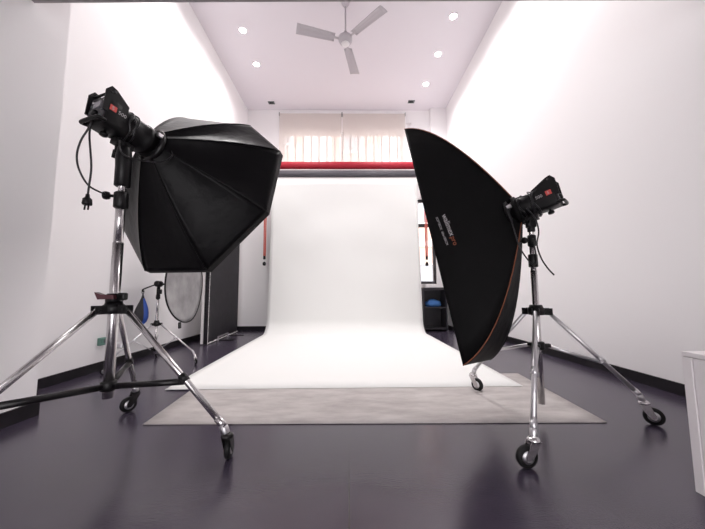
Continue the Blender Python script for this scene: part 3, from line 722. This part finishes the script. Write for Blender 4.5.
# V-flat
ba, bb = V((-2.062, 4.515, 0)), V((-2.145, 5.93, 0)); bd = (bb - ba).normalized(); bn = V((bd.y, -bd.x, 0))
if bn.x < 0: bn = -bn
BL = (bb - ba).length; Z = V((0, 0, 1)); BHT = 2.40
t = Thing('foam_board_panel', 'tall folded foam board panel with black face standing along the side wall', 'panel', (ba + bb) / 2)
mid = (ba + bb) / 2
t.part('black_leaf', MB().box(mid - bn * .030 + Z * (BHT / 2 + .012), (BL, .060, BHT), (bd, bn, Z), bevel=.003), 'foamblack')
t.part('white_leaf', MB().box(mid - bn * .082 - bd * .01 + Z * (BHT / 2 + .012), (BL, .034, BHT), (bd, bn, Z), bevel=.003), 'foamwhite', label='white rear leaf')
fb = MB()
random.seed(3)
for (p0, p1, side) in ((.0, .0, 'v'), (0, 1, 'b')):
    if side == 'v':
        for k in range(60):
            z = .02 + k * .039; w_ = .006 + .008 * random.random(); fb.box(ba + bd * (w_ / 2 - .001) + Z * z + bn * .0012, (w_, .003, .036), (bd, bn, Z))
    else:
        for k in range(34):
            w_ = .008 + .014 * random.random(); fb.box(ba + bd * (.02 + k * BL / 34) + Z * (.012 + w_ / 2) + bn * .0012, (BL / 34, .003, w_), (bd, bn, Z))
t.part('worn_edge', fb, 'foamwhite', label='worn white edge of the black leaf')
t.part('foot_clip', MB().box(ba + bd * .62 + bn * .012 + Z * .06, (.48, .018, .018), (bd, bn, Z), bevel=.003).box(ba + bd * .40 + bn * .012 + Z * .035, (.02, .02, .07), (bd, bn, Z)).box(ba + bd * .84 + bn * .012 + Z * .035, (.02, .02, .07), (bd, bn, Z)), 'steel')
for q in (.42, .98): t.part('foot', MB().box(ba + bd * q + bn * .10 + Z * .006, (.05, .30, .012), (bd, bn, Z), bevel=.003), 'blackm')

# ------------------------------------------------------------------ right side: shelf unit under the dark window, white cabinet near the entry
x0, x1, y0_, y1_ = 1.44, 1.90, 5.80, 6.15; zt_ = .84
t = Thing('shelf_unit', 'low black open shelf unit under the dark framed window', 'shelf', ((x0 + x1) / 2, (y0_ + y1_) / 2, 0))
t.part('top_board', MB().span((x0, y0_, zt_ - .05), (x1, y1_, zt_), bevel=.003), 'shelf')
for x in (x0, x1 - .025): t.part('side_panel', MB().span((x, y0_ + .01, 0), (x + .025, y1_, zt_ - .05)), 'shelf')
t.part('back_panel', MB().span((x0 + .025, y1_ - .015, .04), (x1 - .025, y1_, zt_ - .05)), 'shelf')
for z in (.04, .44): t.part('shelf_board', MB().span((x0 + .025, y0_ + .015, z), (x1 - .025, y1_ - .015, z + .025)), 'shelf')
def lump(c, rx_, ry_, rz_, seed, flat=.0):
    b = MB()
    def f(u, v):
        th = 2 * PI * u; ph = PI * (v - .5)
        d = V((math.cos(ph) * math.cos(th), math.cos(ph) * math.sin(th), math.sin(ph)))
        k = 1 + .22 * noise.noise(d * 1.9 + V((seed, 0, 0))) + .08 * noise.noise(d * 5 + V((0, seed, 0)))
        return V((c[0] + d.x * rx_ * k, c[1] + d.y * ry_ * k, max(c[2], c[2] + rz_ * .7 + d.z * rz_ * k)))
    return b.grid(f, 28, 18)
single('folded_cloth', lump((1.665, 5.96, .466), .15, .10, .085, 4), 'bluecloth', 'crumpled blue cloth lying inside the black shelf unit', 'cloth', (1.665, 5.96, .466))
t = Thing('paper_tray', 'small white tray box standing on top of the black shelf unit', 'tray', (1.60, 5.95, zt_))
t.part('tray', MB().span((1.50, 5.86, zt_ + .001), (1.72, 6.06, zt_ + .01)).span((1.50, 5.86, zt_ + .01), (1.51, 6.06, zt_ + .07)).span((1.71, 5.86, zt_ + .01), (1.72, 6.06, zt_ + .07)).span((1.51, 6.05, zt_ + .01), (1.71, 6.06, zt_ + .07)).span((1.51, 5.86, zt_ + .01), (1.71, 5.87, zt_ + .045)), 'whiteplastic')
t.part('paper_stack', MB().span((1.515, 5.875, zt_ + .011), (1.705, 6.045, zt_ + .04)), 'foamwhite')
# cabinet
cx0, cx1, cy0, cy1, cz = 1.300, 1.85, .25, 1.188, .516
t = Thing('white_cabinet', 'plain white laminate cabinet at the frame edge beside the entry', 'cabinet', ((cx0 + cx1) / 2, (cy0 + cy1) / 2, 0))
t.part('carcass', MB().span((cx0 + .004, cy0, .0), (cx1, cy1 - .034, cz - .020), bevel=.002), 'cabinet')
t.part('end_panel', MB().span((cx0, cy1 - .032, 0), (cx1, cy1, cz - .020), bevel=.0015), 'cabinet')
t.part('top_panel', MB().span((cx0, cy0, cz - .018), (cx1, cy1, cz), bevel=.0015), 'cabinet')

# ------------------------------------------------------------------ camera
f_, pi_, ro_, ya_ = 301.376, .092936, -.0052446, .0139876
cd = bpy.data.cameras.new('camera'); cam = bpy.data.objects.new('camera', cd); col.objects.link(cam)
fw = V((.0139268, .99558717, .0928021)); rt = V((.99989523, -.01350031, -.00522191)); up = V((.00394601, -.0928651, .99567088))
m = Matrix((rt, up, -fw)).transposed().to_4x4(); m.translation = V((0, 0, .75)); cam.matrix_world = m
cd.sensor_width = 36; cd.lens = 36 * f_ / 705; cd.clip_start = .02; cd.clip_end = 100
sc.camera = cam

# ------------------------------------------------------------------ daylight and exposure
wd = bpy.data.worlds.new('daylight'); sc.world = wd; wd.use_nodes = True
bg = wd.node_tree.nodes['Background']; bg.inputs['Color'].default_value = (1, .965, .985, 1); bg.inputs['Strength'].default_value = 6.0
sc.cycles.max_bounces = 10; sc.cycles.diffuse_bounces = 7; sc.cycles.transparent_max_bounces = 16
sc.cycles.sample_clamp_indirect = 6
sc.cycles.use_denoising = True
vs_ = sc.view_settings; vs_.view_transform = 'Standard'; vs_.look = 'None'; vs_.gamma = 1; vs_.exposure = -0.10
